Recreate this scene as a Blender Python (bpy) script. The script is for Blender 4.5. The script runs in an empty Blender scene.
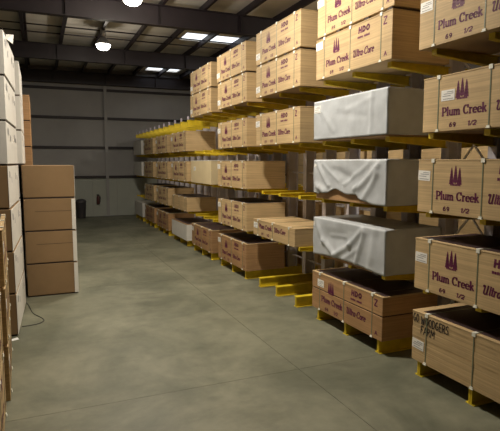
import bpy, bmesh, math, random
from mathutils import Matrix, Vector, noise

random.seed(7)
scene = bpy.context.scene
col = scene.collection

# ------------------------------------------------------------------ camera
cam_data = bpy.data.cameras.new('camera')
cam_data.sensor_width = 36.0
cam_data.lens = 36.0                      # 500 px focal length on a 500 px wide frame
cam_data.clip_end = 200
cam = bpy.data.objects.new('camera', cam_data)
col.objects.link(cam)
CAM_R = ((0.9214424, -0.0409532, 0.3863505),      # columns: right, down, forward
         (-0.3885150, -0.0971287, 0.9163090),
         (0.0, -0.9944289, -0.1054095))
cam.matrix_world = Matrix(((CAM_R[0][0], -CAM_R[0][1], -CAM_R[0][2], 0.0),
                           (CAM_R[1][0], -CAM_R[1][1], -CAM_R[1][2], 0.0),
                           (CAM_R[2][0], -CAM_R[2][1], -CAM_R[2][2], 3.35),
                           (0, 0, 0, 1)))
scene.camera = cam

# ------------------------------------------------------------------ world, exposure
world = bpy.data.worlds.new('world')
scene.world = world
world.use_nodes = True
world.node_tree.nodes['Background'].inputs[0].default_value = (0.75, 0.8, 1.0, 1)
world.node_tree.nodes['Background'].inputs[1].default_value = 0.6
vs = scene.view_settings
vs.view_transform = 'Standard'
vs.look = 'None'
vs.gamma = 1.0
vs.use_curve_mapping = False
vs.exposure = -0.15
LAMP_POWER = 310.0
LAMP_UP = 240.0
LAMP_COLOR = (1.0, 0.905, 0.75)
LAMPS = [(2.74, 15.35, 0.85), (2.66, 21.75, 0.28), (2.72, 8.75, 1.35), (11.4, 12.0, 0.7), (11.4, 18.8, 0.7)]


# ------------------------------------------------------------------ helpers
def link(o, parent=None):
    col.objects.link(o)
    if parent is not None:
        o.parent = parent
    return o


def obj(name, mesh, material=None, parent=None, loc=(0, 0, 0), rot=(0, 0, 0)):
    if material is not None and not mesh.materials:
        mesh.materials.append(material)
    o = bpy.data.objects.new(name, mesh)
    o.location = loc
    o.rotation_euler = rot
    return link(o, parent)


def thing(name, label, cat, loc=(0, 0, 0), rotz=0.0, group=None):
    o = bpy.data.objects.new(name, None)
    o.empty_display_size = 0.1
    o.location = loc
    o.rotation_euler = (0, 0, rotz)
    tag(o, label, cat, group)
    return link(o)


def tag(o, label, cat, group=None):
    o['label'] = label
    o['category'] = cat
    if group:
        o['group'] = group
    return o


def struct(o):
    o['kind'] = 'structure'
    return o


def bm_box(bm, x0, x1, y0, y1, z0, z1):
    v = [bm.verts.new(p) for p in ((x0, y0, z0), (x1, y0, z0), (x1, y1, z0), (x0, y1, z0),
                                   (x0, y0, z1), (x1, y0, z1), (x1, y1, z1), (x0, y1, z1))]
    for f in ((3, 2, 1, 0), (4, 5, 6, 7), (0, 1, 5, 4), (1, 2, 6, 5), (2, 3, 7, 6), (3, 0, 4, 7)):
        bm.faces.new([v[i] for i in f])
    return v


def finish(bm, name, smooth=False):
    m = bpy.data.meshes.new(name)
    bmesh.ops.recalc_face_normals(bm, faces=bm.faces[:])
    bm.to_mesh(m)
    bm.free()
    if smooth:
        for p in m.polygons:
            p.use_smooth = True
    return m


def box_mesh(name, x0, x1, y0, y1, z0, z1, bevel=0.0):
    bm = bmesh.new()
    bm_box(bm, x0, x1, y0, y1, z0, z1)
    if bevel > 0:
        bmesh.ops.bevel(bm, geom=bm.edges[:], offset=bevel, segments=1, affect='EDGES')
    return finish(bm, name)


def bm_tube(bm, p0, p1, r, n=8):
    p0, p1 = Vector(p0), Vector(p1)
    d = (p1 - p0).normalized()
    a = d.orthogonal().normalized()
    b = d.cross(a)
    r0, r1 = [], []
    for i in range(n):
        t = 2 * math.pi * i / n
        o = (a * math.cos(t) + b * math.sin(t)) * r
        r0.append(bm.verts.new(p0 + o))
        r1.append(bm.verts.new(p1 + o))
    for i in range(n):
        j = (i + 1) % n
        bm.faces.new((r0[i], r0[j], r1[j], r1[i]))
    bm.faces.new(r0[::-1])
    bm.faces.new(r1)


def bm_lathe(bm, prof, n=24):
    rings = []
    for r, z in prof:
        rings.append([bm.verts.new((r * math.cos(2 * math.pi * i / n), r * math.sin(2 * math.pi * i / n), z)) for i in range(n)])
    for k in range(len(rings) - 1):
        for i in range(n):
            j = (i + 1) % n
            bm.faces.new((rings[k][i], rings[k][j], rings[k + 1][j], rings[k + 1][i]))
    return rings


def curve_tube(name, pts, r, n=6):
    bm = bmesh.new()
    rings = []
    for k, p in enumerate(pts):
        p = Vector(p)
        a = Vector(pts[max(0, k - 1)])
        b = Vector(pts[min(len(pts) - 1, k + 1)])
        d = (b - a).normalized()
        u = Vector((0, 0, 1)).cross(d)
        u = u.normalized() if u.length > 1e-4 else Vector((1, 0, 0))
        w = d.cross(u)
        rings.append([bm.verts.new(p + (u * math.cos(2 * math.pi * i / n) + w * math.sin(2 * math.pi * i / n)) * r) for i in range(n)])
    for k in range(len(rings) - 1):
        for i in range(n):
            j = (i + 1) % n
            bm.faces.new((rings[k][i], rings[k][j], rings[k + 1][j], rings[k + 1][i]))
    bm.faces.new(rings[0][::-1])
    bm.faces.new(rings[-1])
    return finish(bm, name, True)


# ------------------------------------------------------------------ materials
def material(name, color, rough=0.6, metal=0.0, noise_amt=0.0, noise_scale=3.0, stretch=(1, 1, 1), random_amt=0.0,
             color2=None, bump=0.0, bump_scale=40.0, emit=None, emit_strength=0.0, spec=0.5, grain=None):
    m = bpy.data.materials.new(name)
    m.use_nodes = True
    nt = m.node_tree
    N, L = nt.nodes, nt.links
    b = N['Principled BSDF']
    b.inputs['Roughness'].default_value = rough
    b.inputs['Metallic'].default_value = metal
    b.inputs['Specular IOR Level'].default_value = spec
    b.inputs['Base Color'].default_value = (*color, 1)
    if emit:
        b.inputs['Emission Color'].default_value = (*emit, 1)
        b.inputs['Emission Strength'].default_value = emit_strength
    tc = N.new('ShaderNodeTexCoord')
    src = None
    if noise_amt or grain:
        mp = N.new('ShaderNodeMapping')
        mp.inputs['Scale'].default_value = stretch
        L.new(tc.outputs['Object'], mp.inputs['Vector'])
        no = N.new('ShaderNodeTexNoise')
        no.inputs['Scale'].default_value = noise_scale
        no.inputs['Detail'].default_value = 5
        L.new(mp.outputs['Vector'], no.inputs['Vector'])
        ramp = N.new('ShaderNodeValToRGB')
        c2 = color2 or tuple(c * (1 - noise_amt) for c in color)
        ramp.color_ramp.elements[0].position = 0.32
        ramp.color_ramp.elements[1].position = 0.68
        ramp.color_ramp.elements[0].color = (*c2, 1)
        ramp.color_ramp.elements[1].color = (*color, 1)
        L.new(no.outputs['Fac'], ramp.inputs['Fac'])
        src = ramp.outputs['Color']
    if grain:                                 # horizontal streaks along the long face
        mp2 = N.new('ShaderNodeMapping')
        mp2.inputs['Scale'].default_value = (0.6, 0.6, grain)
        L.new(tc.outputs['Object'], mp2.inputs['Vector'])
        n2 = N.new('ShaderNodeTexNoise')
        n2.inputs['Scale'].default_value = 1.5
        n2.inputs['Detail'].default_value = 3
        L.new(mp2.outputs['Vector'], n2.inputs['Vector'])
        r2 = N.new('ShaderNodeMapRange')
        r2.inputs['From Min'].default_value = 0.35
        r2.inputs['From Max'].default_value = 0.65
        r2.inputs['To Min'].default_value = 0.80
        r2.inputs['To Max'].default_value = 1.06
        L.new(n2.outputs['Fac'], r2.inputs['Value'])
        mx = N.new('ShaderNodeVectorMath')
        mx.operation = 'SCALE'
        L.new(src, mx.inputs[0])
        L.new(r2.outputs['Result'], mx.inputs['Scale'])
        src = mx.outputs['Vector']
    if random_amt:
        oi = N.new('ShaderNodeObjectInfo')
        rr = N.new('ShaderNodeMapRange')
        rr.inputs['To Min'].default_value = 1 - random_amt
        rr.inputs['To Max'].default_value = 1 + random_amt
        L.new(oi.outputs['Random'], rr.inputs['Value'])
        vm = N.new('ShaderNodeVectorMath')
        vm.operation = 'SCALE'
        if src is None:
            vm.inputs[0].default_value = color
        else:
            L.new(src, vm.inputs[0])
        L.new(rr.outputs['Result'], vm.inputs['Scale'])
        src = vm.outputs['Vector']
    if src is not None:
        L.new(src, b.inputs['Base Color'])
    if bump:
        n3 = N.new('ShaderNodeTexNoise')
        n3.inputs['Scale'].default_value = bump_scale
        n3.inputs['Detail'].default_value = 4
        L.new(tc.outputs['Object'], n3.inputs['Vector'])
        bp = N.new('ShaderNodeBump')
        bp.inputs['Strength'].default_value = bump
        bp.inputs['Distance'].default_value = 0.01
        L.new(n3.outputs['Fac'], bp.inputs['Height'])
        L.new(bp.outputs['Normal'], b.inputs['Normal'])
    return m


def concrete_material():
    m = bpy.data.materials.new('polished_concrete')
    m.use_nodes = True
    nt = m.node_tree
    N, L = nt.nodes, nt.links
    b = N['Principled BSDF']
    geo = N.new('ShaderNodeNewGeometry')

    def nz(scale, detail, rough=0.55, stretch=(1, 1, 1), dist=0.0):
        mp = N.new('ShaderNodeMapping')
        mp.inputs['Scale'].default_value = stretch
        L.new(geo.outputs['Position'], mp.inputs['Vector'])
        n = N.new('ShaderNodeTexNoise')
        n.inputs['Scale'].default_value = scale
        n.inputs['Detail'].default_value = detail
        n.inputs['Roughness'].default_value = rough
        n.inputs['Distortion'].default_value = dist
        L.new(mp.outputs['Vector'], n.inputs['Vector'])
        return n.outputs['Fac']

    def ramp(fac, p0, c0, p1, c1):
        r = N.new('ShaderNodeValToRGB')
        r.color_ramp.elements[0].position = p0
        r.color_ramp.elements[0].color = c0
        r.color_ramp.elements[1].position = p1
        r.color_ramp.elements[1].color = c1
        L.new(fac, r.inputs['Fac'])
        return r.outputs['Color']

    base = ramp(nz(0.55, 6, 0.6, dist=0.6), 0.35, (0.125, 0.131, 0.092, 1), 0.66, (0.236, 0.235, 0.170, 1))
    fine = ramp(nz(3.2, 6, 0.65), 0.3, (0.82, 0.82, 0.82, 1), 0.7, (1.08, 1.08, 1.08, 1))
    streak = ramp(nz(0.8, 5, 0.6, (0.8, 1.6, 1)), 0.33, (0.76, 0.76, 0.74, 1), 0.44, (1, 1, 1, 1))
    mx = N.new('ShaderNodeMixRGB')
    mx.blend_type = 'MULTIPLY'
    mx.inputs[0].default_value = 1.0
    L.new(base, mx.inputs[1])
    L.new(fine, mx.inputs[2])
    mx2 = N.new('ShaderNodeMixRGB')
    mx2.blend_type = 'MULTIPLY'
    mx2.inputs[0].default_value = 0.8
    L.new(mx.outputs[0], mx2.inputs[1])
    L.new(streak, mx2.inputs[2])
    L.new(mx2.outputs[0], b.inputs['Base Color'])
    rr = N.new('ShaderNodeMapRange')
    rr.inputs['To Min'].default_value = 0.42
    rr.inputs['To Max'].default_value = 0.62
    L.new(nz(1.2, 5), rr.inputs['Value'])
    L.new(rr.outputs['Result'], b.inputs['Roughness'])
    b.inputs['Specular IOR Level'].default_value = 0.4
    return m


M = {}
M['concrete'] = concrete_material()
M['joint'] = material('joint_sealant', (0.10, 0.10, 0.085), 0.8)
M['mdf'] = material('tan_board', (0.60, 0.43, 0.23), 0.62, noise_amt=0.14, noise_scale=2.2, random_amt=0.07, grain=26, spec=0.3)
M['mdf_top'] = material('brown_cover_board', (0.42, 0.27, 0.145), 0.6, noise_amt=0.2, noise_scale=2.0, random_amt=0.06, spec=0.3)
M['mdf_dark'] = material('reddish_board', (0.46, 0.27, 0.13), 0.62, noise_amt=0.16, noise_scale=2.0, random_amt=0.06, grain=22, spec=0.3)
M['pale'] = material('pale_cream_board', (0.70, 0.58, 0.36), 0.65, noise_amt=0.08, noise_scale=2, spec=0.3)
M['carton'] = material('brown_carton', (0.275, 0.178, 0.092), 0.7, noise_amt=0.10, noise_scale=2.0, random_amt=0.05, spec=0.25)
M['overlay_shade'] = material('dark_overlay_and_shade', (0.055, 0.032, 0.034), 0.5, noise_amt=0.2, noise_scale=2.0, spec=0.3)  # overlay brown that also holds the shade painted on bundle tops
M['skid'] = material('dark_skid', (0.045, 0.028, 0.022), 0.8)
M['white_wrap'] = material('white_paper_wrap', (0.74, 0.72, 0.68), 0.6, noise_amt=0.10, noise_scale=3.0, random_amt=0.04, bump=0.15, bump_scale=9)
M['ink'] = material('magenta_ink', (0.125, 0.006, 0.055), 0.6)
M['dark_ink'] = material('black_ink', (0.02, 0.018, 0.02), 0.6)
M['strap'] = material('green_grey_strap', (0.16, 0.18, 0.11), 0.45)
M['clip'] = material('white_corner_protector', (0.80, 0.80, 0.72), 0.5)
M['paper'] = material('white_label_paper', (0.84, 0.83, 0.80), 0.5)
M['grey_print'] = material('grey_label_print', (0.30, 0.30, 0.32), 0.6)
M['tarp'] = material('white_woven_tarp', (0.50, 0.53, 0.57), 0.42, noise_amt=0.14, noise_scale=4.0, bump=0.25, bump_scale=14, spec=0.5)
M['yellow'] = material('yellow_rack_paint', (0.80, 0.60, 0.03), 0.45, noise_amt=0.22, noise_scale=5.0, spec=0.4)
M['column'] = material('grey_rack_paint', (0.60, 0.57, 0.62), 0.5, noise_amt=0.2, noise_scale=3.0)
M['lilac'] = material('pale_stop_pin', (0.42, 0.38, 0.46), 0.5)
M['brace'] = material('pale_brace_paint', (0.66, 0.62, 0.62), 0.5)
M['beam'] = material('dark_primer_steel', (0.020, 0.012, 0.016), 0.55, noise_amt=0.25, noise_scale=2.0)
M['insul'] = material('vinyl_roof_insulation', (0.80, 0.75, 0.68), 0.7, noise_amt=0.12, noise_scale=1.2)
M['wall'] = material('grey_vinyl_wall', (0.36, 0.35, 0.345), 0.65, noise_amt=0.15, noise_scale=0.6)
M['dark_wall'] = material('dark_brown_wall', (0.10, 0.085, 0.075), 0.7, noise_amt=0.2, noise_scale=0.6)
M['wall_lining'] = material('pale_lower_lining', (0.43, 0.45, 0.40), 0.65, noise_amt=0.10, noise_scale=0.8)
M['skylight'] = material('translucent_roof_panel', (0.8, 0.85, 0.9), 0.5, emit=(0.86, 0.93, 1.0), emit_strength=1.8)
M['lens'] = material('lit_lamp_lens', (1, 1, 1), 0.4, emit=(1.0, 0.95, 0.82), emit_strength=14.0)
M['lamp_metal'] = material('lamp_housing_grey', (0.35, 0.35, 0.36), 0.4, metal=0.6)
M['reflector'] = material('lamp_reflector', (0.22, 0.22, 0.23), 0.4, metal=0.3)
M['black'] = material('black_rubber', (0.02, 0.02, 0.02), 0.5)
M['bin'] = material('charcoal_plastic', (0.06, 0.055, 0.06), 0.5)
M['ext'] = material('dark_extinguisher_red', (0.09, 0.03, 0.03), 0.35)
M['floorpaper'] = material('scrap_paper', (0.85, 0.85, 0.84), 0.6)

# ------------------------------------------------------------------ lettering (strokes -> flat mesh)
def arc(cx, cy, rx, ry, a0, a1, n=9):
    return [(cx + rx * math.cos(math.radians(a0 + (a1 - a0) * i / n)), cy + ry * math.sin(math.radians(a0 + (a1 - a0) * i / n)))
            for i in range(n + 1)]


# letter -> (advance, strokes); cap height 1, x height 0.64
SERIF = {
    'P': (0.74, [[(.16, 0), (.16, 1)], [(0, .03), (.34, .03)], [(0, .97), (.16, .97)],
                 [(.16, .96), (.36, .96)] + arc(.38, .70, .26, .26, 90, -90) + [(.16, .44)]]),
    'l': (0.34, [[(.15, 0), (.15, 1)], [(0, .03), (.31, .03)], [(.02, .97), (.15, .97)]]),
    'u': (0.68, [[(.14, .64)] + arc(.31, .2, .17, .17, 180, 320), [(.51, .64), (.51, 0)], [(.01, .61), (.14, .61)], [(.4, .61), (.51, .61)],
                 [(.51, .03), (.64, .03)]]),
    'm': (1.02, [[(.14, 0), (.14, .64)], arc(.31, .42, .17, .19, 170, 0) + [(.48, 0)], arc(.65, .42, .17, .19, 170, 0) + [(.82, 0)],
                 [(.01, .03), (.27, .03)], [(.37, .03), (.59, .03)], [(.70, .03), (.96, .03)], [(.01, .61), (.14, .61)]]),
    'C': (0.86, [arc(.43, .5, .34, .47, 48, 318, 14), [(.70, .98), (.70, .70)]]),
    'r': (0.52, [[(.14, 0), (.14, .64)], arc(.32, .44, .17, .17, 170, 50), [(.01, .03), (.29, .03)], [(.01, .61), (.14, .61)]]),
    'e': (0.62, [arc(.31, .31, .24, .30, 5, 315, 13), [(.08, .34), (.55, .34)]]),
    'k': (0.70, [[(.14, 0), (.14, 1)], [(.14, .28), (.48, .61)], [(.28, .40), (.55, .03)], [(.01, .03), (.28, .03)], [(.01, .97), (.14, .97)],
                 [(.44, .03), (.66, .03)], [(.36, .61), (.58, .61)]]),
    ' ': (0.34, []),
}
SCRIPT = {
    'U': (0.86, [[(0, .82)] + arc(.12, .86, .1, .1, 180, 0) + [(.2, .35)] + arc(.39, .25, .19, .23, 190, 350) + [(.60, 1)], [(.60, 1), (.60, .1), (.72, .02)]]),
    'l': (0.26, [[(.1, .98), (.1, .1), (.2, .03)]]),
    't': (0.34, [[(.14, .9), (.14, .1), (.26, .03)], [(.0, .62), (.30, .62)]]),
    'r': (0.42, [[(.1, .6), (.1, 0)], arc(.25, .42, .15, .17, 170, 50)]),
    'a': (0.54, [arc(.24, .3, .18, .28, 60, 320), [(.42, .6), (.42, .1), (.5, .03)]]),
    '-': (0.36, [[(.04, .34), (.28, .34)]]),
    'C': (0.82, [arc(.42, .5, .34, .48, 55, 320, 13), [(.64, .95), (.60, .62)]]),
    'o': (0.54, [arc(.25, .3, .19, .28, 0, 360, 12)]),
    'e': (0.52, [arc(.26, .3, .19, .28, 10, 315, 11), [(.08, .32), (.44, .36)]]),
}
BLOCK = {
    'H': (0.92, [[(.14, 0), (.14, 1)], [(.66, 0), (.66, 1)], [(.14, .5), (.66, .5)]]),
    'D': (0.92, [[(.14, 0), (.14, 1)], [(.14, .88), (.36, .88)] + arc(.38, .5, .28, .38, 90, -90) + [(.14, .12)]]),
    'O': (0.92, [arc(.42, .5, .30, .40, 0, 360, 14)]),
    '6': (0.74, [arc(.32, .3, .24, .27, 0, 360, 12), [(.09, .34)] + arc(.36, .55, .27, .42, 180, 80)]),
    '9': (0.74, [arc(.32, .68, .24, .27, 0, 360, 12), [(.56, .66)] + arc(.30, .45, .27, .42, 0, -90)]),
    '1': (0.46, [[(.06, .8), (.24, .97), (.24, 0)]]),
    '/': (0.46, [[(.02, 0), (.42, 1)]]),
    '2': (0.74, [arc(.32, .70, .24, .27, 170, -30) + [(.08, .06), (.60, .06)]]),
    'Z': (0.8, [[(.08, .93), (.62, .93), (.10, .07), (.66, .07)]]),
    'A': (0.8, [[(.04, 0), (.36, 1), (.68, 0)], [(.16, .35), (.56, .35)]]),
    ' ': (1.3, []),
}
HAND = {
    'G': (0.82, [arc(.36, .5, .30, .48, 60, 345, 10) + [(.40, .44)]]),
    'O': (0.78, [arc(.36, .5, .30, .48, 0, 360, 10)]),
    'W': (0.98, [[(0, 1), (.2, 0), (.42, .8), (.62, 0), (.84, 1)]]),
    'D': (0.76, [[(.08, 0), (.08, 1)], [(.02, 1)] + arc(.2, .5, .42, .5, 80, -80) + [(.02, 0)]]),
    'E': (0.68, [[(.56, 1), (.06, 1), (.06, 0), (.56, 0)], [(.06, .5), (.46, .5)]]),
    'R': (0.74, [[(.06, 0), (.06, 1), (.44, .95), (.52, .75), (.44, .52), (.06, .5)], [(.26, .5), (.58, 0)]]),
    'S': (0.70, [[(.56, .9), (.3, 1), (.08, .8), (.22, .55), (.48, .42), (.54, .15), (.3, 0), (.04, .12)]]),
    'F': (0.66, [[(.06, 0), (.06, 1), (.56, 1)], [(.06, .52), (.44, .52)]]),
    'A': (0.76, [[(0, 0), (.32, 1), (.64, 0)], [(.12, .35), (.52, .35)]]),
    'M': (0.94, [[(.04, 0), (.12, 1), (.42, .3), (.72, 1), (.80, 0)]]),
    ' ': (0.5, []),
}


def text_mesh(name, lines, depth=0.002):
    """lines: list of (text, font, s0, h0, width, height, thick, thin, slant). Face towards -x, s runs to -y from the far end."""
    bm = bmesh.new()

    def quad(pts):
        f = [bm.verts.new((-depth, -p[0], p[1])) for p in pts]
        bm.faces.new(f)
    for text, font, s0, h0, width, height, thick, thin, slant in lines:
        adv = sum(font[c][0] for c in text)
        sx = width / adv
        x = 0.0
        for c in text:
            a, strokes = font[c]
            for st in strokes:
                pts = [(s0 + (x + px) * sx + slant * py * height, h0 + py * height) for px, py in st]
                for (ax, ay), (bx, by) in zip(pts, pts[1:]):
                    d = math.hypot(bx - ax, by - ay)
                    if d < 1e-6:
                        continue
                    ux, uy = (bx - ax) / d, (by - ay) / d
                    w = (thin + (thick - thin) * abs(uy)) * 0.5
                    e = w * 0.45
                    ax2, ay2, bx2, by2 = ax - ux * e, ay - uy * e, bx + ux * e, by + uy * e
                    nx, ny = -uy * w, ux * w
                    quad([(ax2 + nx, ay2 + ny), (bx2 + nx, by2 + ny), (bx2 - nx, by2 - ny), (ax2 - nx, ay2 - ny)])
            x += a
    m = bpy.data.meshes.new(name)
    bm.normal_update()
    for f in bm.faces:
        if f.normal.x > 0:
            f.normal_flip()
    bm.to_mesh(m)
    bm.free()
    return m


def tree_logo_mesh(depth=0.002):
    bm = bmesh.new()

    def poly(pts):
        bm.faces.new([bm.verts.new((-depth, -p[0], p[1])) for p in pts])
    for cx, top in ((0.672, .675), (0.745, .70), (0.818, .675)):
        for k in range(5):                      # five stacked boughs
            z1 = top - 0.042 * k
            z0 = z1 - 0.066
            w1 = 0.005 + 0.0058 * k
            w0 = 0.020 + 0.0062 * k
            poly([(cx - w0, z0), (cx + w0, z0), (cx + w1, z1), (cx - w1, z1)])
        poly([(cx - .010, .452), (cx + .010, .452), (cx + .010, .49), (cx - .010, .49)])
    for k in range(7):                          # small line below the trees
        a = 0.655 + k * 0.027
        poly([(a, .422), (a + .022, .422), (a + .022, .446), (a, .446)])
    m = bpy.data.meshes.new('tree_logo')
    bm.normal_update()
    for f in bm.faces:
        if f.normal.x > 0:
            f.normal_flip()
    bm.to_mesh(m)
    bm.free()
    return m


def smudge_line_mesh(name, s0, s1, h0, h1, n, depth=0.002):
    bm = bmesh.new()
    w = (s1 - s0) / n
    for k in range(n):
        if n > 5 and k == n // 2:
            a, b, c, d = s0 + k * w + w * .1, s0 + k * w + w * .7, h0 + (h1 - h0) * .4, h0 + (h1 - h0) * .62
        else:
            a, b, c, d = s0 + k * w, s0 + k * w + w * 0.84, h0, h1 - (k % 2) * 0.004
        bm.faces.new([bm.verts.new((-depth, -p, q)) for p, q in ((a, c), (a, d), (b, d), (b, c))])
    m = bpy.data.meshes.new(name)
    bm.normal_update()
    for f in bm.faces:
        if f.normal.x > 0:
            f.normal_flip()
    bm.to_mesh(m)
    bm.free()
    return m


TXT = {
    'name': text_mesh('name_lettering', [('Plum', SERIF, .385, .215, .345, .118, .030, .012, 0)]),
    'name2': text_mesh('name_lettering', [('Creek', SERIF, .775, .215, .40, .118, .030, .012, 0)]),
    'script': text_mesh('script_lettering', [('Ultra-Core', SCRIPT, 1.30, .215, .62, .125, .026, .014, .22)]),
    'grade': text_mesh('grade_lettering', [('HDO', BLOCK, 1.46, .605, .34, .10, .034, .030, .10)]),
    'codes': text_mesh('size_code', [('69', BLOCK, .53, .055, .125, .058, .017, .014, .2)]),
    'codes2': text_mesh('size_code', [('1/2', BLOCK, .86, .055, .155, .062, .017, .014, .2)]),
    'side': text_mesh('edge_mark', [('Z', BLOCK, 2.16, .585, .12, .13, .026, .022, 0)]),
    'side2': text_mesh('edge_mark', [('A', BLOCK, 2.20, .08, .08, .07, .018, .015, 0)]),
    'hand': text_mesh('handwriting', [('GO', HAND, .02, .625, .125, .125, .015, .015, .06)]),
    'hand2': text_mesh('handwriting', [('WOODGERS', HAND, .19, .615, .57, .12, .015, .015, .06)]),
    'hand3': text_mesh('handwriting', [('FARM', HAND, .19, .465, .30, .12, .015, .015, .05)]),
}
TREE = tree_logo_mesh()
SMUDGE = smudge_line_mesh('grade_line', 1.44, 1.80, .515, .553, 9)

# ------------------------------------------------------------------ room shell
WY, WZ = 32.4, 9.0                         # gable wall and roof lining height
XL, XR, YN = -9.0, 17.0, -7.0
floor = struct(obj('floor', box_mesh('floor', XL, XR, YN, WY, -0.3, -0.006), M['joint']))
xs = [XL, -3.12, 3.78, 10.68, XR]
ys = [YN, 0.0, 6.92, 13.86, 20.8, 27.7, WY]
for i in range(len(xs) - 1):
    for j in range(len(ys) - 1):
        obj('slab', box_mesh('slab', xs[i] + .004, xs[i + 1] - .004, ys[j] + .003, ys[j + 1] - .003, -0.006, 0.0), M['concrete'], floor)
wall = struct(obj('wall_back', box_mesh('wall_back', XL, XR, WY, WY + .2, 0, WZ + .3), M['wall']))
for z in (2.47, 4.27, 6.05, 7.75):
    bm = bmesh.new()                       # C-shaped girt
    bm_box(bm, XL, XR, WY - .16, WY, z + .05, z + .065)
    bm_box(bm, XL, XR, WY - .16, WY - .145, z - .065, z + .05)
    bm_box(bm, XL, XR, WY - .16, WY, z - .08, z - .065)
    obj('girt', finish(bm, 'girt'), M['beam'], wall)
for x in (-6.0, 3.95, 12.0):
    bm = bmesh.new()
    bm_box(bm, x - .09, x + .09, WY - .20, WY - .185, 0, 8.1)
    bm_box(bm, x - .01, x + .01, WY - .185, WY - .02, 0, 8.1)
    obj('wall_post', finish(bm, 'wall_post'), M['wall'], wall)
for x0 in [XL + .05 + 1.5 * i for i in range(17)]:
    obj('lining_panel', box_mesh('lining_panel', x0, min(x0 + 1.48, XR), WY - .03, WY, 0.02, 2.38), M['wall_lining'], wall)
struct(obj('wall_left', box_mesh('wall_left', XL - .2, XL, YN, WY, 0, WZ + .3), M['dark_wall']))
struct(obj('wall_right', box_mesh('wall_right', XR, XR + .2, YN, WY, 0, WZ + .3), M['dark_wall']))
struct(obj('wall_near', box_mesh('wall_near', XL, XR, YN - .2, YN, 0, WZ + .3), M['dark_wall']))

# roof: insulation lining, frames across, purlins along the aisle, skylights
SKY = [(6.25, 9.1, 21.9, 23.2), (6.3, 8.3, 30.6, 31.6)]
bm = bmesh.new()
bm_box(bm, XL, XR, YN, SKY[0][2], WZ, WZ + .2)
bm_box(bm, XL, SKY[0][0], SKY[0][2], SKY[0][3], WZ, WZ + .2)
bm_box(bm, SKY[0][1], XR, SKY[0][2], SKY[0][3], WZ, WZ + .2)
bm_box(bm, XL, XR, SKY[0][3], SKY[1][2], WZ, WZ + .2)
bm_box(bm, XL, SKY[1][0], SKY[1][2], SKY[1][3], WZ, WZ + .2)
bm_box(bm, SKY[1][1], XR, SKY[1][2], SKY[1][3], WZ, WZ + .2)
bm_box(bm, XL, XR, SKY[1][3], WY, WZ, WZ + .2)
ceiling = struct(obj('ceiling', finish(bm, 'ceiling'), M['insul']))
for s in SKY:
    obj('skylight_panel', box_mesh('skylight_panel', s[0], s[1], s[2], s[3], WZ + .08, WZ + .1), M['skylight'], ceiling)
for y in (31.95, 24.95, 17.55, 9.9, 2.3, -5.3):
    bm = bmesh.new()
    bm_box(bm, XL, XR, y - .13, y + .13, 8.0, 8.025)
    bm_box(bm, XL, XR, y - .008, y + .008, 8.025, 8.66)
    bm_box(bm, XL, XR, y - .13, y + .13, 8.66, 8.685)
    for x in range(-8, 17, 3):
        bm_box(bm, x - .006, x + .006, y - .12, y + .12, 8.025, 8.66)
    obj('roof_beam', finish(bm, 'roof_beam'), M['beam'], ceiling)
bm = bmesh.new()                           # Z-shaped purlin
bm_box(bm, -.008, .008, YN, WY, 8.70, 8.98)
bm_box(bm, -.11, .0, YN, WY, 8.685, 8.70)
bm_box(bm, .0, .11, YN, WY, 8.98, 8.995)
PUR = finish(bm, 'purlin')
x = -7.83
while x < XR:
    obj('purlin', PUR, M['beam'], ceiling, (x, 0, 0))
    x += 1.503
for y in (29.4, 27.6, 23.6, 22.35, 14.5, 12.6):
    bm = bmesh.new()
    bm_tube(bm, (XL, y, 8.84), (XR, y, 8.84), .028, 6)
    obj('sag_rod', finish(bm, 'sag_rod'), M['beam'], ceiling)


# ------------------------------------------------------------------ high-bay lamps
def lamp_meshes():
    bm = bmesh.new()
    bm_lathe(bm, [(.0, .62), (.10, .62), (.11, .60), (.11, .34), (.07, .32)], 20)
    h = finish(bm, 'housing', True)
    bm = bmesh.new()
    bm_lathe(bm, [(.07, .33), (.13, .28), (.22, .16), (.29, .02), (.30, 0), (.285, .005), (.21, .15), (.12, .27), (.06, .31)], 28)
    r = finish(bm, 'reflector', True)
    bm = bmesh.new()
    bm_lathe(bm, [(.285, .0), (.28, -.05), (.25, -.12), (.19, -.18), (.10, -.21), (.0, -.22)], 28)
    le = finish(bm, 'lens', True)
    bm = bmesh.new()
    bm_tube(bm, (0, 0, .62), (0, 0, .84), .018, 8)
    hk = finish(bm, 'hanger')
    return h, r, le, hk


LM = lamp_meshes()
LAMP_NAMES = ['lit high-bay lamp nearest the top edge of the picture', 'lit round high-bay lamp hanging nearest the far gable wall',
              'high-bay lamp over the aisle beside the nearest rack bays',
              'high-bay lamp over the aisle behind the rack, nearer one',
              'high-bay lamp over the aisle behind the rack, farther one']
for (lx, ly, lf), lab in zip(LAMPS, LAMP_NAMES):
    t = thing('high_bay_lamp', lab, 'lamp', (lx, ly, 8.14), 0, 'high-bay lamps over the aisle')
    obj('housing', LM[0], M['lamp_metal'], t)
    obj('reflector', LM[1], M['reflector'], t)
    obj('lens', LM[2], M['lens'], t)
    obj('hanger', LM[3], M['lamp_metal'], t)
    ld = bpy.data.lights.new('lamp_glow', 'AREA')
    ld.shape = 'DISK'
    ld.size = 0.5
    ld.energy = LAMP_POWER * lf
    ld.color = LAMP_COLOR
    lo = bpy.data.objects.new('lamp_glow', ld)
    lo.location = (0, 0, -.27)
    link(lo, t)
    ud = bpy.data.lights.new('lamp_side_glow', 'POINT')
    ud.energy = LAMP_UP * lf
    ud.color = LAMP_COLOR
    ud.shadow_soft_size = 0.12
    uo = bpy.data.objects.new('lamp_side_glow', ud)
    uo.location = (0, 0, -.42)
    link(uo, t)

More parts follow.
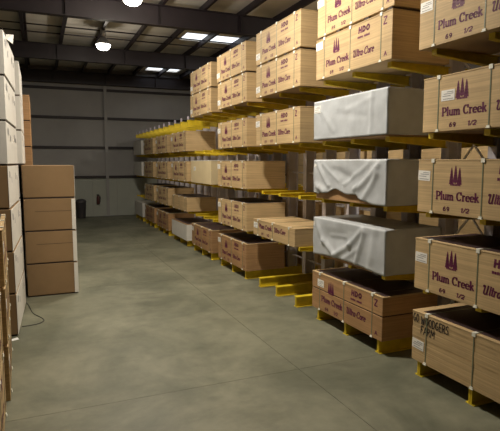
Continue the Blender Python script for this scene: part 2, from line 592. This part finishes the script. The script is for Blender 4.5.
# ------------------------------------------------------------------ cantilever rack
XF = 5.36                                  # front faces of the bundles
DEPTH, LEN, HGT = 1.22, 2.40, 0.79
LEVEL = [0.25, 1.40, 2.60, 3.79, 5.02]     # undersides of the bundles
FAR_END = [6.09 + 3.09 * k for k in range(9)]
ARM_Y = [3.905 + 1.028 * k for k in range(27)]
NARM = len(ARM_Y)
rack = thing('cantilever_rack', 'long double-sided cantilever rack with grey columns and yellow arms', 'rack', (6.9, 17.3, 0))
RO = Vector((6.9, 17.3, 0))


def arm_mesh(sign, tip=.07, root=.17, hw=.05):
    """tapered I-section arm, root at x=0, tip at x=sign*1.37; top at z=0"""
    bm = bmesh.new()
    L = 1.27

    def prism(poly, y0, y1):
        a = [bm.verts.new((sign * p[0], y0, p[1])) for p in poly]
        b = [bm.verts.new((sign * p[0], y1, p[1])) for p in poly]
        n = len(poly)
        for i in range(n):
            j = (i + 1) % n
            bm.faces.new((a[i], a[j], b[j], b[i]))
        bm.faces.new(a[::-1])
        bm.faces.new(b)
    prism([(0, 0), (L, 0), (L, -.012), (0, -.012)], -hw, hw)
    prism([(0, -.012), (L, -.012), (L, -tip), (0, -root)], -.008, .008)
    prism([(0, -root), (L, -tip), (L, -tip - .012), (0, -root - .012)], -hw, hw)
    return finish(bm, 'arm')


def end_plate_mesh(sign):
    return box_mesh('end_plate', sign * 1.27 - .006, sign * 1.27 + .006, -.05, .05, -.08, 0.0)


ARM_F, ARM_B = arm_mesh(-1), arm_mesh(1)
ARM_TOP = arm_mesh(-1, .19, .24, .025)
PLATE_F = end_plate_mesh(-1)
bm = bmesh.new()                           # I-section column
bm_box(bm, -.15, -.136, -.09, .09, .25, 5.35)
bm_box(bm, .136, .15, -.09, .09, .25, 5.35)
bm_box(bm, -.136, .136, -.008, .008, .25, 5.35)
COLM = finish(bm, 'column')
bm = bmesh.new()                           # floor beam, both sides
bm_box(bm, -1.50, 1.50, -.075, .075, 0.0, .016)
bm_box(bm, -1.50, 1.50, -.010, .010, .016, .234)
bm_box(bm, -1.50, 1.50, -.075, .075, .234, .25)
bm_box(bm, -1.50, -1.488, -.03, .03, .016, .234)
BASE = finish(bm, 'floor_beam')
bm = bmesh.new()
bm_tube(bm, (0, 0, 0), (0, 0, .14), .04, 8)
STOP = finish(bm, 'stop_pin')
for k, y in enumerate(ARM_Y):
    yy = y - RO.y
    obj('column', COLM, M['column'], rack, (0, yy, 0))
    obj('floor_beam', BASE, M['yellow'], rack, (0, yy, 0))
    for li in range(1, 5):
        a = obj('arm', ARM_TOP if (li == 4 and y > 18.6) else ARM_F, M['yellow'], rack, (-.15, yy, LEVEL[li] - .002))
        obj('end_plate', PLATE_F, M['yellow'], a)
        if k < 16:
            obj('arm', ARM_B, M['yellow'], rack, (.15, yy, LEVEL[li] - .002))
        if li == 4 and y > 18.6:
            obj('stop_pin', STOP, M['lilac'], a, (-1.24, 0, 0))
for k in range(NARM - 1):
    y0, y1 = ARM_Y[k] - RO.y, ARM_Y[k + 1] - RO.y
    if k in (2, 11, 17, 23):
        for z in (0.62, 1.84, 3.06, 4.25):
            z1 = min(z + 1.18, 5.3)
            for a, b in ((y0, y1), (y1, y0)):
                bm = bmesh.new()
                bm_tube(bm, (0, a, z), (0, b, z1), .02, 6)
                obj('brace', finish(bm, 'brace'), M['brace'], rack)
    else:
        for z in (0.62, 3.06, 5.28):
            bm = bmesh.new()
            bm_tube(bm, (0, y0, z), (0, y1, z), .025, 6)
            obj('tie_bar', finish(bm, 'tie_bar'), M['column'], rack)

# ------------------------------------------------------------------ bundles
CACHE = {}


def cached(key, fn):
    if key not in CACHE:
        CACHE[key] = fn()
    return CACHE[key]


def strap_mesh(h, d=DEPTH, w=.009):
    bm = bmesh.new()
    t = .004
    x0, x1 = -d / 2 - t, d / 2 + t
    bm_box(bm, x0, x0 + t, -w, w, -t * .3, h + t)
    bm_box(bm, x1 - t, x1, -w, w, -t * .3, h + t)
    bm_box(bm, x0, x1, -w, w, h + .0005, h + t + .001)
    return finish(bm, 'strap')


def protector_mesh(top):
    bm = bmesh.new()
    x0 = -DEPTH / 2
    if top:
        bm_box(bm, x0 - .012, x0 - .004, -.03, .03, -.045, .012)
        bm_box(bm, x0 - .004, x0 + .06, -.03, .03, .004, .012)
    else:
        v = [(-.012, -.022, .0), (-.012, .022, .0), (-.012, .022, .03), (-.012, -.022, .03)]
        bm_box(bm, x0 - .014, x0 - .004, -.026, .026, -.002, .035)
        bm_box(bm, x0 - .020, x0 - .004, -.034, .034, -.002, .010)
    return finish(bm, 'corner_protector')


def label_sheet(t, s, h, rot=0.0, print_=True):
    m = cached('paper_label', lambda: box_mesh('paper_label', -.004, -.001, -.125, .125, -.075, .075))
    o = obj('paper_label', m, M['paper'], t, (-DEPTH / 2, LEN / 2 - s, h), (rot, 0, 0))
    if print_:
        def f():
            bm = bmesh.new()
            for z, a, b in ((.045, -.10, .02), (.02, -.10, .08), (-.01, -.05, .10), (-.05, -.10, .09)):
                bm_box(bm, -.0055, -.004, a, b, z - .005, z + .005)
            return finish(bm, 'label_print')
        obj('label_print', cached('label_print', f), M['grey_print'], o)


def bundle(label, loc, rotz=0.0, h=HGT, body='mdf', printed=True, straps=True, sticker=(.13, .52), name='panel_bundle', group='board bundles on the rack',
           cat='bundle', half_split=False, scale_h=None, print_parts=('name', 'name2', 'logo', 'codes', 'codes2', 'script', 'grade', 'side', 'side2'), cover='mdf', dark_top=True):
    t = thing(name, label, cat, loc, rotz, group)
    hx, hy = DEPTH / 2, LEN / 2
    if half_split:
        obj('lower_pack', cached(('pack', 0), lambda: box_mesh('pack', -hx, hx, -hy, hy, 0, .43, .006)), M[body], t)
        obj('spacer_board', cached('spacer', lambda: box_mesh('spacer', -hx + .012, hx - .012, -hy + .012, hy - .012, .43, .45)), M['skid'], t)
        obj('upper_pack', cached(('pack', 1), lambda: box_mesh('pack', -hx, hx, -hy, hy, .45, h - .022, .006)), M[body], t)
    else:
        obj('body', cached(('body', h, body), lambda: box_mesh('body', -hx, hx, -hy, hy, 0, h - .022, .006)), M[body], t)
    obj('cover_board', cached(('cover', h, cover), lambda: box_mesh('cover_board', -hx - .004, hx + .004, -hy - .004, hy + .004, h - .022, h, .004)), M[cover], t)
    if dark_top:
        obj('top_shade_sheet', cached(('top', h), lambda: box_mesh('top_shade_sheet', -hx + .06, hx - .02, -hy + .03, hy - .07, h, h + .003)), M['overlay_shade'], t)  # overlay with tier shade in its colour; bare tan rim stands for lit edge
    if straps:
        sm = cached(('strap', h), lambda: strap_mesh(h))
        for s in (.31, 1.21, 2.11):
            st = obj('strap', sm, M['strap'], t, (0, hy - s, 0))
            obj('corner_protector', cached('prot_top', lambda: protector_mesh(True)), M['clip'], st, (0, 0, h))
            obj('corner_protector', cached('prot_bot', lambda: protector_mesh(False)), M['clip'], st, (0, 0, 0))
    if sticker:
        label_sheet(t, sticker[0], sticker[1] * (h / HGT), random.uniform(-.04, .04))
    if printed:
        k = 1.0 if scale_h is None else scale_h
        base = dict(loc=(-hx, hy, 0))
        for part in print_parts:
            if part == 'logo':
                obj('tree_logo', TREE, M['ink'], t, **base)
            elif part == 'grade':
                obj('grade_lettering', TXT['grade'], M['ink'], t, **base)
                obj('grade_line', SMUDGE, M['ink'], t, **base)
            else:
                nm = {'name': 'name_lettering', 'codes': 'size_code', 'script': 'script_lettering', 'side': 'edge_mark'}[part.rstrip('2')]
                obj(nm, TXT[part], M['ink'], t, **base)
    return t


def wrapped_bundle(label, loc, rotz=0.0, h=HGT, seed=0, front_fn=None, bottom_fn=None, top_sag=0.0, name='tarp_covered_bundle', group='white tarp-wrapped bundles on the rack'):
    """a bundle under a woven cover: the cover is one cloth of top, front and two ends with folds"""
    t = thing(name, label, 'bundle', loc, rotz, group)
    hx, hy = DEPTH / 2, LEN / 2
    obj('body', cached(('wbody', h), lambda: box_mesh('body', -hx + .04, hx - .04, -hy + .04, hy - .04, 0, h - .04, .006)), M['mdf_dark'], t)
    front_fn = front_fn or (lambda s, v: 0.0)
    bottom_fn = bottom_fn or (lambda s: 0.0)
    bm = bmesh.new()
    # the skirt path runs around front and ends: far end back -> far front corner -> near front corner -> near end back -> back
    path = []
    nf, ne = 72, 22
    for i in range(ne):
        path.append((hx - DEPTH * i / ne, hy, 'far', i / ne))
    for i in range(nf):
        path.append((-hx, hy - LEN * i / nf, 'front', i / nf))
    for i in range(ne):
        path.append((-hx + DEPTH * i / ne, -hy, 'near', i / ne))
    for i in range(12):
        path.append((hx, -hy + LEN * i / 12, 'back', i / 12))
    nv = 22
    cols = []
    for (x, y, side, u) in path:
        c = []
        bot = bottom_fn(u * LEN) if side == 'front' else (bottom_fn(LEN) if side == 'near' else bottom_fn(0.0))
        for j in range(nv + 1):
            v = j / nv
            z = h + (bot - h) * v
            px, py = x, y
            dv = noise.noise(Vector((x * 2.2 + seed, y * 2.2, z * 2.6 + seed))) * .018 + noise.noise(Vector((x * 6 + seed, y * 6, z * 5))) * .007
            dv *= min(1, v * 5)
            if side == 'front':
                e = min(1, u * 12, (1 - u) * 12)
                px -= (front_fn(u * LEN, v) * e + dv * .8)
            elif side == 'near':
                dv += .012 * math.sin((v * 1.3 + u * 2.2) * 5 + seed) * min(1, v * 4) * min(1, u * 6)
                py -= dv
            elif side == 'far':
                py += dv * .5
            c.append(bm.verts.new((px, py, z)))
        cols.append(c)
    n = len(cols)
    for i in range(n):
        a, b = cols[i], cols[(i + 1) % n]
        for j in range(nv):
            bm.faces.new((a[j], b[j], b[j + 1], a[j + 1]))
    # top cloth
    cx = bm.verts.new((0, 0, h + .008))
    inner = []
    for i, (x, y, side, u) in enumerate(path):
        inner.append(bm.verts.new((x * .96, y * .98, h + .006)))
    for i in range(n):
        j = (i + 1) % n
        bm.faces.new((cols[i][0], inner[i], inner[j], cols[j][0]))
        bm.faces.new((inner[i], cx, inner[j]))
    cm = finish(bm, 'cover', True)
    c = obj('cover', cm, M['tarp'], t)
    md = c.modifiers.new('thick', 'SOLIDIFY')
    md.thickness = .004
    label_sheet(t, .14, h - .16, 0.03)
    return t


def ridge(s, v, s0, v0, s1, v1, w, a):
    """fold ridge along a line in front-panel coordinates (s metres, v 0 top..1 bottom)"""
    p = Vector((s, v * HGT))
    A, B = Vector((s0, v0 * HGT)), Vector((s1, v1 * HGT))
    d = B - A
    q = max(0, min(1, (p - A).dot(d) / d.dot(d)))
    r = (p - (A + d * q)).length
    return a * math.exp(-(r / w) ** 2)


BAY = ['nearest bay', 'second bay from the camera', 'third bay from the camera', 'fourth bay from the camera', 'fifth bay from the camera',
       'sixth bay from the camera', 'third-last bay', 'second-last bay', 'farthest bay by the gable wall']
TIER = ['floor beams', "rack's second tier", "rack's third tier", "rack's fourth tier", 'top tier']


def spot(b, lev, dx=0.0, dy=0.0, dz=0.0):
    return (XF + DEPTH / 2 + dx, FAR_END[b] - LEN / 2 + dy, LEVEL[lev] + dz + .004)


def jit(a=.03):
    return random.uniform(-a, a)


# top tier: two bundles high in the five nearest bays
for b in range(5):
    for k in range(2):
        word = 'lower' if k == 0 else 'upper'
        st = (.12, .66) if b == 1 else ((.14, .60) if b == 0 else (.12, .2))
        bt = bundle('%s of two printed bundles stacked on top tier, %s' % (word, BAY[b]), spot(b, 4, jit(.012), jit(.02) + (.08 if b == 0 else 0), k * (HGT + .046)),
               sticker=st, group='bundles stacked on the top tier')
        if k == 1:
            for ry in (-1.08, -.45, .45, 1.08):
                obj('runner', cached('runner', lambda: box_mesh('runner', -DEPTH / 2 + .01, DEPTH / 2 - .01, -.06, .06, -.040, -.001)), M['skid'], bt, (0, ry, 0))
# fourth tier
for b, kind in enumerate(['p', 'T', 'p', 'p', None, 'p', 'p', 'p', 'w']):
    if kind == 'p':
        bundle('tan printed bundle with straps on the %s, %s' % (TIER[3], BAY[b]), spot(b, 3, jit(.012), jit(.015) - (.06 if b == 0 else 0)),
               sticker=(.49, .50) if b == 0 else (.10, .55))
    elif kind == 'w':
        bundle('white-wrapped bundle on the %s, %s' % (TIER[3], BAY[b]), spot(b, 3), body='white_wrap', printed=False, straps=False, sticker=None, cover='white_wrap', dark_top=False)


def f_b4(s, v):
    return (ridge(s, v, 1.98, 0, 1.95, 1, .05, .018) + ridge(s, v, .3, .25, .75, .8, .07, .012) - ridge(s, v, .9, .4, 1.8, .55, .06, .008)
            + ridge(s, v, 1.2, .35, 2.0, .15, .05, .008))


wrapped_bundle('smooth taut white tarp-wrapped bundle on the rack\'s fourth tier', spot(1, 3, 0, .08), h=.80, seed=1.3, front_fn=f_b4,
               bottom_fn=lambda s: .02)
# third tier
for b, kind in enumerate(['p', 'T', None, 'p', 'c', 'p', 'p', 'p', 'w']):
    if kind == 'p':
        bundle('tan printed bundle with straps on the %s, %s' % (TIER[2], BAY[b]), spot(b, 2, jit(.012), jit(.02)), sticker=(.13, .55) if b == 0 else (.10, .62))
    elif kind == 'c':
        bundle("pale cream bundle with no lettering on the rack's third tier", spot(b, 2, 0, .05), h=.82, body='pale', printed=False, straps=False,
               sticker=(.5, .5), cover='white_wrap', dark_top=False)
    elif kind == 'w':
        bundle('white-wrapped bundle on the %s, %s' % (TIER[2], BAY[b]), spot(b, 2), body='white_wrap', printed=False, straps=False, sticker=None, cover='white_wrap', dark_top=False)


def f_b3(s, v):
    return (ridge(s, v, .12, .05, .60, .80, .05, .030) + ridge(s, v, 2.2, .1, 1.50, .85, .05, .035) + ridge(s, v, .10, .75, .45, .95, .08, .05)
            + ridge(s, v, 1.95, .05, 1.15, .75, .04, .018) + ridge(s, v, 2.15, .3, 1.75, 1, .05, .03) - ridge(s, v, .8, .35, 1.3, .5, .10, .02)
            + ridge(s, v, .35, .1, .95, .7, .04, .015) + .03 * max(0, v - .5))


def bot_b3(s):
    if s < .25:
        return .12 - .1 * s
    if s < 1.6:
        return .10 + .10 * math.sin(math.pi * (s - .2) / 1.45) + .03 * math.sin(s * 9)
    return max(.012, .10 - .2 * (s - 1.6))


wrapped_bundle("white tarp bundle with bunched front hem lifted, on the rack's third tier", spot(1, 2, 0, .06), h=.80, seed=4.1, front_fn=f_b3, bottom_fn=bot_b3)
# second tier
for b, kind in enumerate(['p', 'T', 'thin', 'p', None, 'thinx', 'p', 'p', None]):
    if kind == 'p':
        bundle('tan printed bundle with straps on the %s, %s' % (TIER[1], BAY[b]), spot(b, 1, jit(.012), jit(.02)), sticker=(.14, .50) if b == 0 else (.10, .60))
    elif kind == 'thin':
        bundle("low half-height printed bundle on the rack's second tier", spot(b, 1, 0, .2), h=.43, sticker=(.16, .5), print_parts=('name', 'name2', 'codes', 'codes2', 'script'), dark_top=False)
    elif kind == 'thinx':
        bundle("low plain tan bundle on the rack's second tier, farther one", spot(b, 1, 0, .0), h=.56, printed=False, sticker=None)


def f_b2(s, v):
    return (ridge(s, v, .08, .05, .40, .60, .06, .035) + ridge(s, v, .40, .60, .85, .93, .06, .04) + ridge(s, v, .85, .93, 1.35, .55, .06, .04)
            + ridge(s, v, 1.35, .55, 1.75, .08, .05, .035) + ridge(s, v, 1.8, .15, 1.55, .98, .05, .035) - ridge(s, v, .6, .45, 1.15, .45, .16, .035)
            + ridge(s, v, .65, .42, 1.2, .38, .035, .016) + ridge(s, v, 2.1, .05, 1.95, 1, .09, .02) + ridge(s, v, 1.15, .98, 1.6, .6, .04, .02))


wrapped_bundle("white tarp bundle draped in diagonal folds on the rack's second tier", spot(1, 1, 0, .04), h=.80, seed=8.7, front_fn=f_b2,
               bottom_fn=lambda s: .012 + .10 * math.sin(math.pi * min(1, s / 2.2)) * (1 if s < 2.2 else 0) * .6)
# floor beams
t = thing('panel_bundle', 'plain striped board stack with black handwriting on the floor beams', 'bundle', spot(0, 0), 0, 'board bundles on the rack')
zz = 0.0
rnd = random.Random(3)
k = 0
while zz < HGT - .05:
    th = rnd.uniform(.05, .10)
    th = min(th, HGT - .02 - zz)
    ins = rnd.uniform(0, .005)
    obj('board', box_mesh('board', -DEPTH / 2 + ins, DEPTH / 2 - ins, -LEN / 2 + rnd.uniform(0, .008), LEN / 2 - rnd.uniform(0, .008), zz, zz + th - .001, .001), M['mdf'], t)
    zz += th
    k += 1
obj('cover_board', box_mesh('cover_board', -DEPTH / 2 - .004, DEPTH / 2 + .004, -LEN / 2 - .004, LEN / 2 + .004, HGT - .02, HGT, .004), M['mdf'], t)
obj('top_shade_sheet', box_mesh('top_shade_sheet', -DEPTH / 2 + .07, DEPTH / 2 - .02, -LEN / 2 + .03, LEN / 2 - .16, HGT, HGT + .003), M['overlay_shade'], t)  # painted shade again; wider bare margin stands for light at the far end
for s in (.31, 1.21, 2.11):
    st = obj('strap', strap_mesh(HGT), M['strap'], t, (0, LEN / 2 - s, 0))
    obj('corner_protector', cached('prot_top', None), M['clip'], st, (0, 0, HGT))
    obj('corner_protector', cached('prot_bot', None), M['clip'], st, (0, 0, 0))
label_sheet(t, .14, .27, .05)
for w in ('hand', 'hand2', 'hand3'):
    obj('handwriting', TXT[w], M['dark_ink'], t, (-DEPTH / 2 - .001, LEN / 2, 0))
for b, kind in enumerate([None, 's', None, 'p', 'p', 'w', 'p', 'p', 'wf']):
    if kind == 's':
        bundle('reddish printed bundle split by a dark mid seam on the floor beams', spot(b, 0, 0, .06), body='mdf_dark', half_split=True, sticker=(.35, .58))
    elif kind == 'p':
        bundle('printed reddish-tan bundle on the %s, %s' % (TIER[0], BAY[b]), spot(b, 0, jit(.012), jit(.02)), sticker=(.10, .6), body='mdf_dark')
    elif kind == 'w':
        bundle('white-wrapped low bundle on the floor beams among brown ones', spot(b, 0, -.05, -.1), h=.66, body='white_wrap', printed=False, straps=False,
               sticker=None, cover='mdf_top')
    elif kind == 'wf':
        bundle('white-wrapped bundle on the %s, %s' % (TIER[0], BAY[b]), spot(b, 0), body='white_wrap', printed=False, straps=False, sticker=None, cover='white_wrap', dark_top=False)
# bundles on the rear side of the rack, seen through the gaps
REAR = {0: (0, 1, 2, 3), 1: (0, 2, 3), 2: (0, 1, 3), 3: (0, 1, 3), 4: (1, 3)}
for b, levs in REAR.items():
    for lv in levs:
        bundle('plain bundle on rear side of rack, %s, behind %s' % (TIER[lv], BAY[b]),
               (7.22 + DEPTH / 2, FAR_END[b] - LEN / 2 - .1, LEVEL[lv] + .004), math.pi, printed=False, straps=False, sticker=None, name='rear_panel_bundle',
               group='bundles on the rear side of the rack')

# stacks across the next aisle, glimpsed through the gaps of the rack
for i in range(6):
    for k in range(7):
        bundle('plain tan bundle across the next aisle, glimpsed through the rack', (13.5 + DEPTH / 2, 12.2 + 2.62 * i, k * .80), 0, printed=False, straps=False, sticker=None,
               dark_top=False, name='stacked_bundle', group='bundle stacks across the next aisle')

# ------------------------------------------------------------------ left side stacks
PITCH = 0.822


def carton(label, loc, rotz, mode, h=.80, length=LEN, width=DEPTH, group='boxes stacked along the left of the aisle', crease=False, flap=False, corner=False):
    """mode 'side': brown box with white paper on the aisle face; 'white': white all round; origin = base centre"""
    t = thing('carton', label, 'box', loc, rotz, group)
    hx, hy = width / 2, length / 2
    obj('skid', cached(('skid', length, width), lambda: box_mesh('skid', -hx + .02, hx - .02, -hy + .02, hy - .02, 0, .034)), M['skid'], t)
    body = 'white_wrap' if mode == 'white' else ('mdf_dark' if mode == 'wood' else 'carton')
    obj('body', cached(('cbody', h, length, width, body), lambda: box_mesh('body', -hx, hx, -hy, hy, .034, h + .022, .008)), M[body], t)
    if mode == 'side':
        obj('side_wrap', cached(('sidewrap', h, length, width), lambda: box_mesh('side_wrap', hx, hx + .008, -hy - .006, hy + .002, .03, h + .015, .003)), M['white_wrap'], t)
    if mode in ('side', 'white'):
        for y, z0, z1, w in ((-hy + .28, .60, .72, .05), (-hy + .40, .58, .70, .035), (-hy + .75, .48, .60, .04), (hy - .7, .52, .66, .05), (hy - .35, .50, .60, .06)):
            obj('printed_mark', cached(('cmark', hx, y), lambda: box_mesh('printed_mark', hx + .008, hx + .0095, y - w, y + w, z0, z1)), M['grey_print'], t)
    if corner:
        obj('corner_wrap', cached(('cornerwrap', h, width), lambda: box_mesh('corner_wrap', hx - .085, hx + .008, -hy - .012, -hy - .006, .03, h + .01, .002)), M['white_wrap'], t)
    if crease:
        obj('tape_seam', cached(('seam', width), lambda: box_mesh('tape_seam', -hx + .25, hx - .03, -hy - .003, -hy, .50, .508)), M['skid'], t)
    if flap:
        bm = bmesh.new()
        vs_ = [(hx + .0, -hy + .55, h - .02), (hx + .10, -hy + .75, h - .06), (hx + .11, -hy + .95, h + .16), (hx - .02, -hy + .70, h + .10)]
        f0 = [bm.verts.new(p) for p in vs_]
        bm.faces.new(f0)
        o = obj('paper_flap', finish(bm, 'paper_flap'), M['white_wrap'], t)
        md = o.modifiers.new('thick', 'SOLIDIFY')
        md.thickness = .006
    return t


ORD = ['lowest', 'second from the floor', 'third from the floor', 'fourth from the floor', 'third from the top', 'second from the top', 'topmost']
# nearest printed wooden bundles, two stacks of three
NEAR = ['lowest', 'middle', 'topmost']
for k in range(3):
    bundle('%s printed bundle of the stack at the left picture edge' % NEAR[k], (-.535 - .61, 8.72, k * PITCH + .0), math.pi + math.radians(2.2), body='mdf', group='printed bundles stacked at the left edge')
    bundle('%s bundle of the stack nearest the camera at the left' % NEAR[k], (-.515 - .61, 6.17, k * PITCH), math.pi + math.radians(1.2), body='mdf',
           group='printed bundles stacked at the left edge')
# seven-high stack with white aisle faces
for k in range(7):
    carton('%s of seven boxes in the near tall white-sided stack' % ORD[k], ([-.45, -.455, -.47, -.49, -.475, -.465, -.45][k] - .61, 10.44 + 1.2, k * PITCH), math.radians(-2.0), 'side' if k < 4 else 'white', flap=(k == 6))
for k in range(7):
    carton('%s of seven boxes in the tall white stack behind' % ORD[k], ((-.44 if k < 4 else -.33) - .61 + jit(.006), 13.40 + 1.2, k * PITCH), 0, 'white')
for k in range(7):
    carton('%s of seven boxes in the tall tan stack farthest back at left' % ORD[k], (-.16 - .61 + jit(.006), 16.3 + 1.2, k * .76), 0, 'wood', h=.738)
B4 = ['lowest', 'second from the floor', 'third from the floor', 'topmost']
for k in range(4):
    carton('%s of four brown boxes in the stack jutting into the aisle' % B4[k], (.225 + jit(.008), 13.36 + 1.2, k * .82), 0, 'side', h=.794, width=1.19, crease=k in (1, 2), corner=k < 3,
           group='brown boxes jutting into the aisle')

# ------------------------------------------------------------------ small things
pts = []
ctrl = [(-.43, 13.0), (-.34, 12.6), (-.24, 11.9), (-.08, 11.5), (-.02, 11.25), (-.10, 11.08), (-.26, 11.0), (-.44, 10.98)]
for i in range(len(ctrl) - 1):
    p0, p1, p2, p3 = ctrl[max(0, i - 1)], ctrl[i], ctrl[i + 1], ctrl[min(len(ctrl) - 1, i + 2)]
    for q in range(6):
        u = q / 6
        pts.append(tuple(.5 * ((2 * p1[a]) + (-p0[a] + p2[a]) * u + (2 * p0[a] - 5 * p1[a] + 4 * p2[a] - p3[a]) * u * u + (-p0[a] + 3 * p1[a] - 3 * p2[a] + p3[a]) * u ** 3) for a in (0, 1)) + (.008,))
pts.append((*ctrl[-1], .008))
tag(obj('cord', curve_tube('cord', pts, .008), M['black']), 'thin dark cord looped on the floor by the left stacks', 'cord')
bm = bmesh.new()
bm_box(bm, -.07, .07, -.05, .05, 0, .003)
for v in bm.verts:
    v.co.z += .012 if (v.co.x > 0 and v.co.y > 0) else 0
tag(obj('paper_scrap', finish(bm, 'paper_scrap'), M['floorpaper'], None, (-.55, 10.22, .001), (0, 0, .4)), 'small white paper scrap on the floor beside left stacks', 'paper')

# fire extinguisher on the gable wall
e = thing('fire_extinguisher', 'dark fire extinguisher hanging on the gable wall', 'extinguisher', (3.36, WY - .145, .78))
bm = bmesh.new()
bm_lathe(bm, [(.0, 0), (.09, 0), (.10, .02), (.10, .40), (.085, .46), (.04, .51), (.03, .53), (0, .53)], 18)
obj('cylinder_body', finish(bm, 'cylinder_body', True), M['ext'], e)
obj('handle', box_mesh('handle', -.09, .05, -.015, .015, .53, .60, .006), M['black'], e)
obj('hose', curve_tube('hose', [(.04, -.02, .56), (.11, -.03, .50), (.135, -.04, .36), (.13, -.04, .15)], .016), M['black'], e)
obj('wall_bracket', box_mesh('wall_bracket', -.04, .04, .09, .11, .30, .40), M['black'], e)
# dark bin
bn = thing('waste_bin', 'dark upright bin on the floor against the gable wall', 'bin', (2.30, WY - .55, 0))
bm = bmesh.new()
bm_lathe(bm, [(.0, 0), (.24, 0), (.25, .02), (.30, .92), (.31, .93), (.31, .96), (.0, .96)], 20)
obj('body', finish(bm, 'body', True), M['bin'], bn)
bm = bmesh.new()
bm_lathe(bm, [(.32, .96), (.32, 1.0), (.26, 1.10), (.12, 1.15), (0, 1.16)], 20)
obj('lid', finish(bm, 'lid', True), M['bin'], bn)
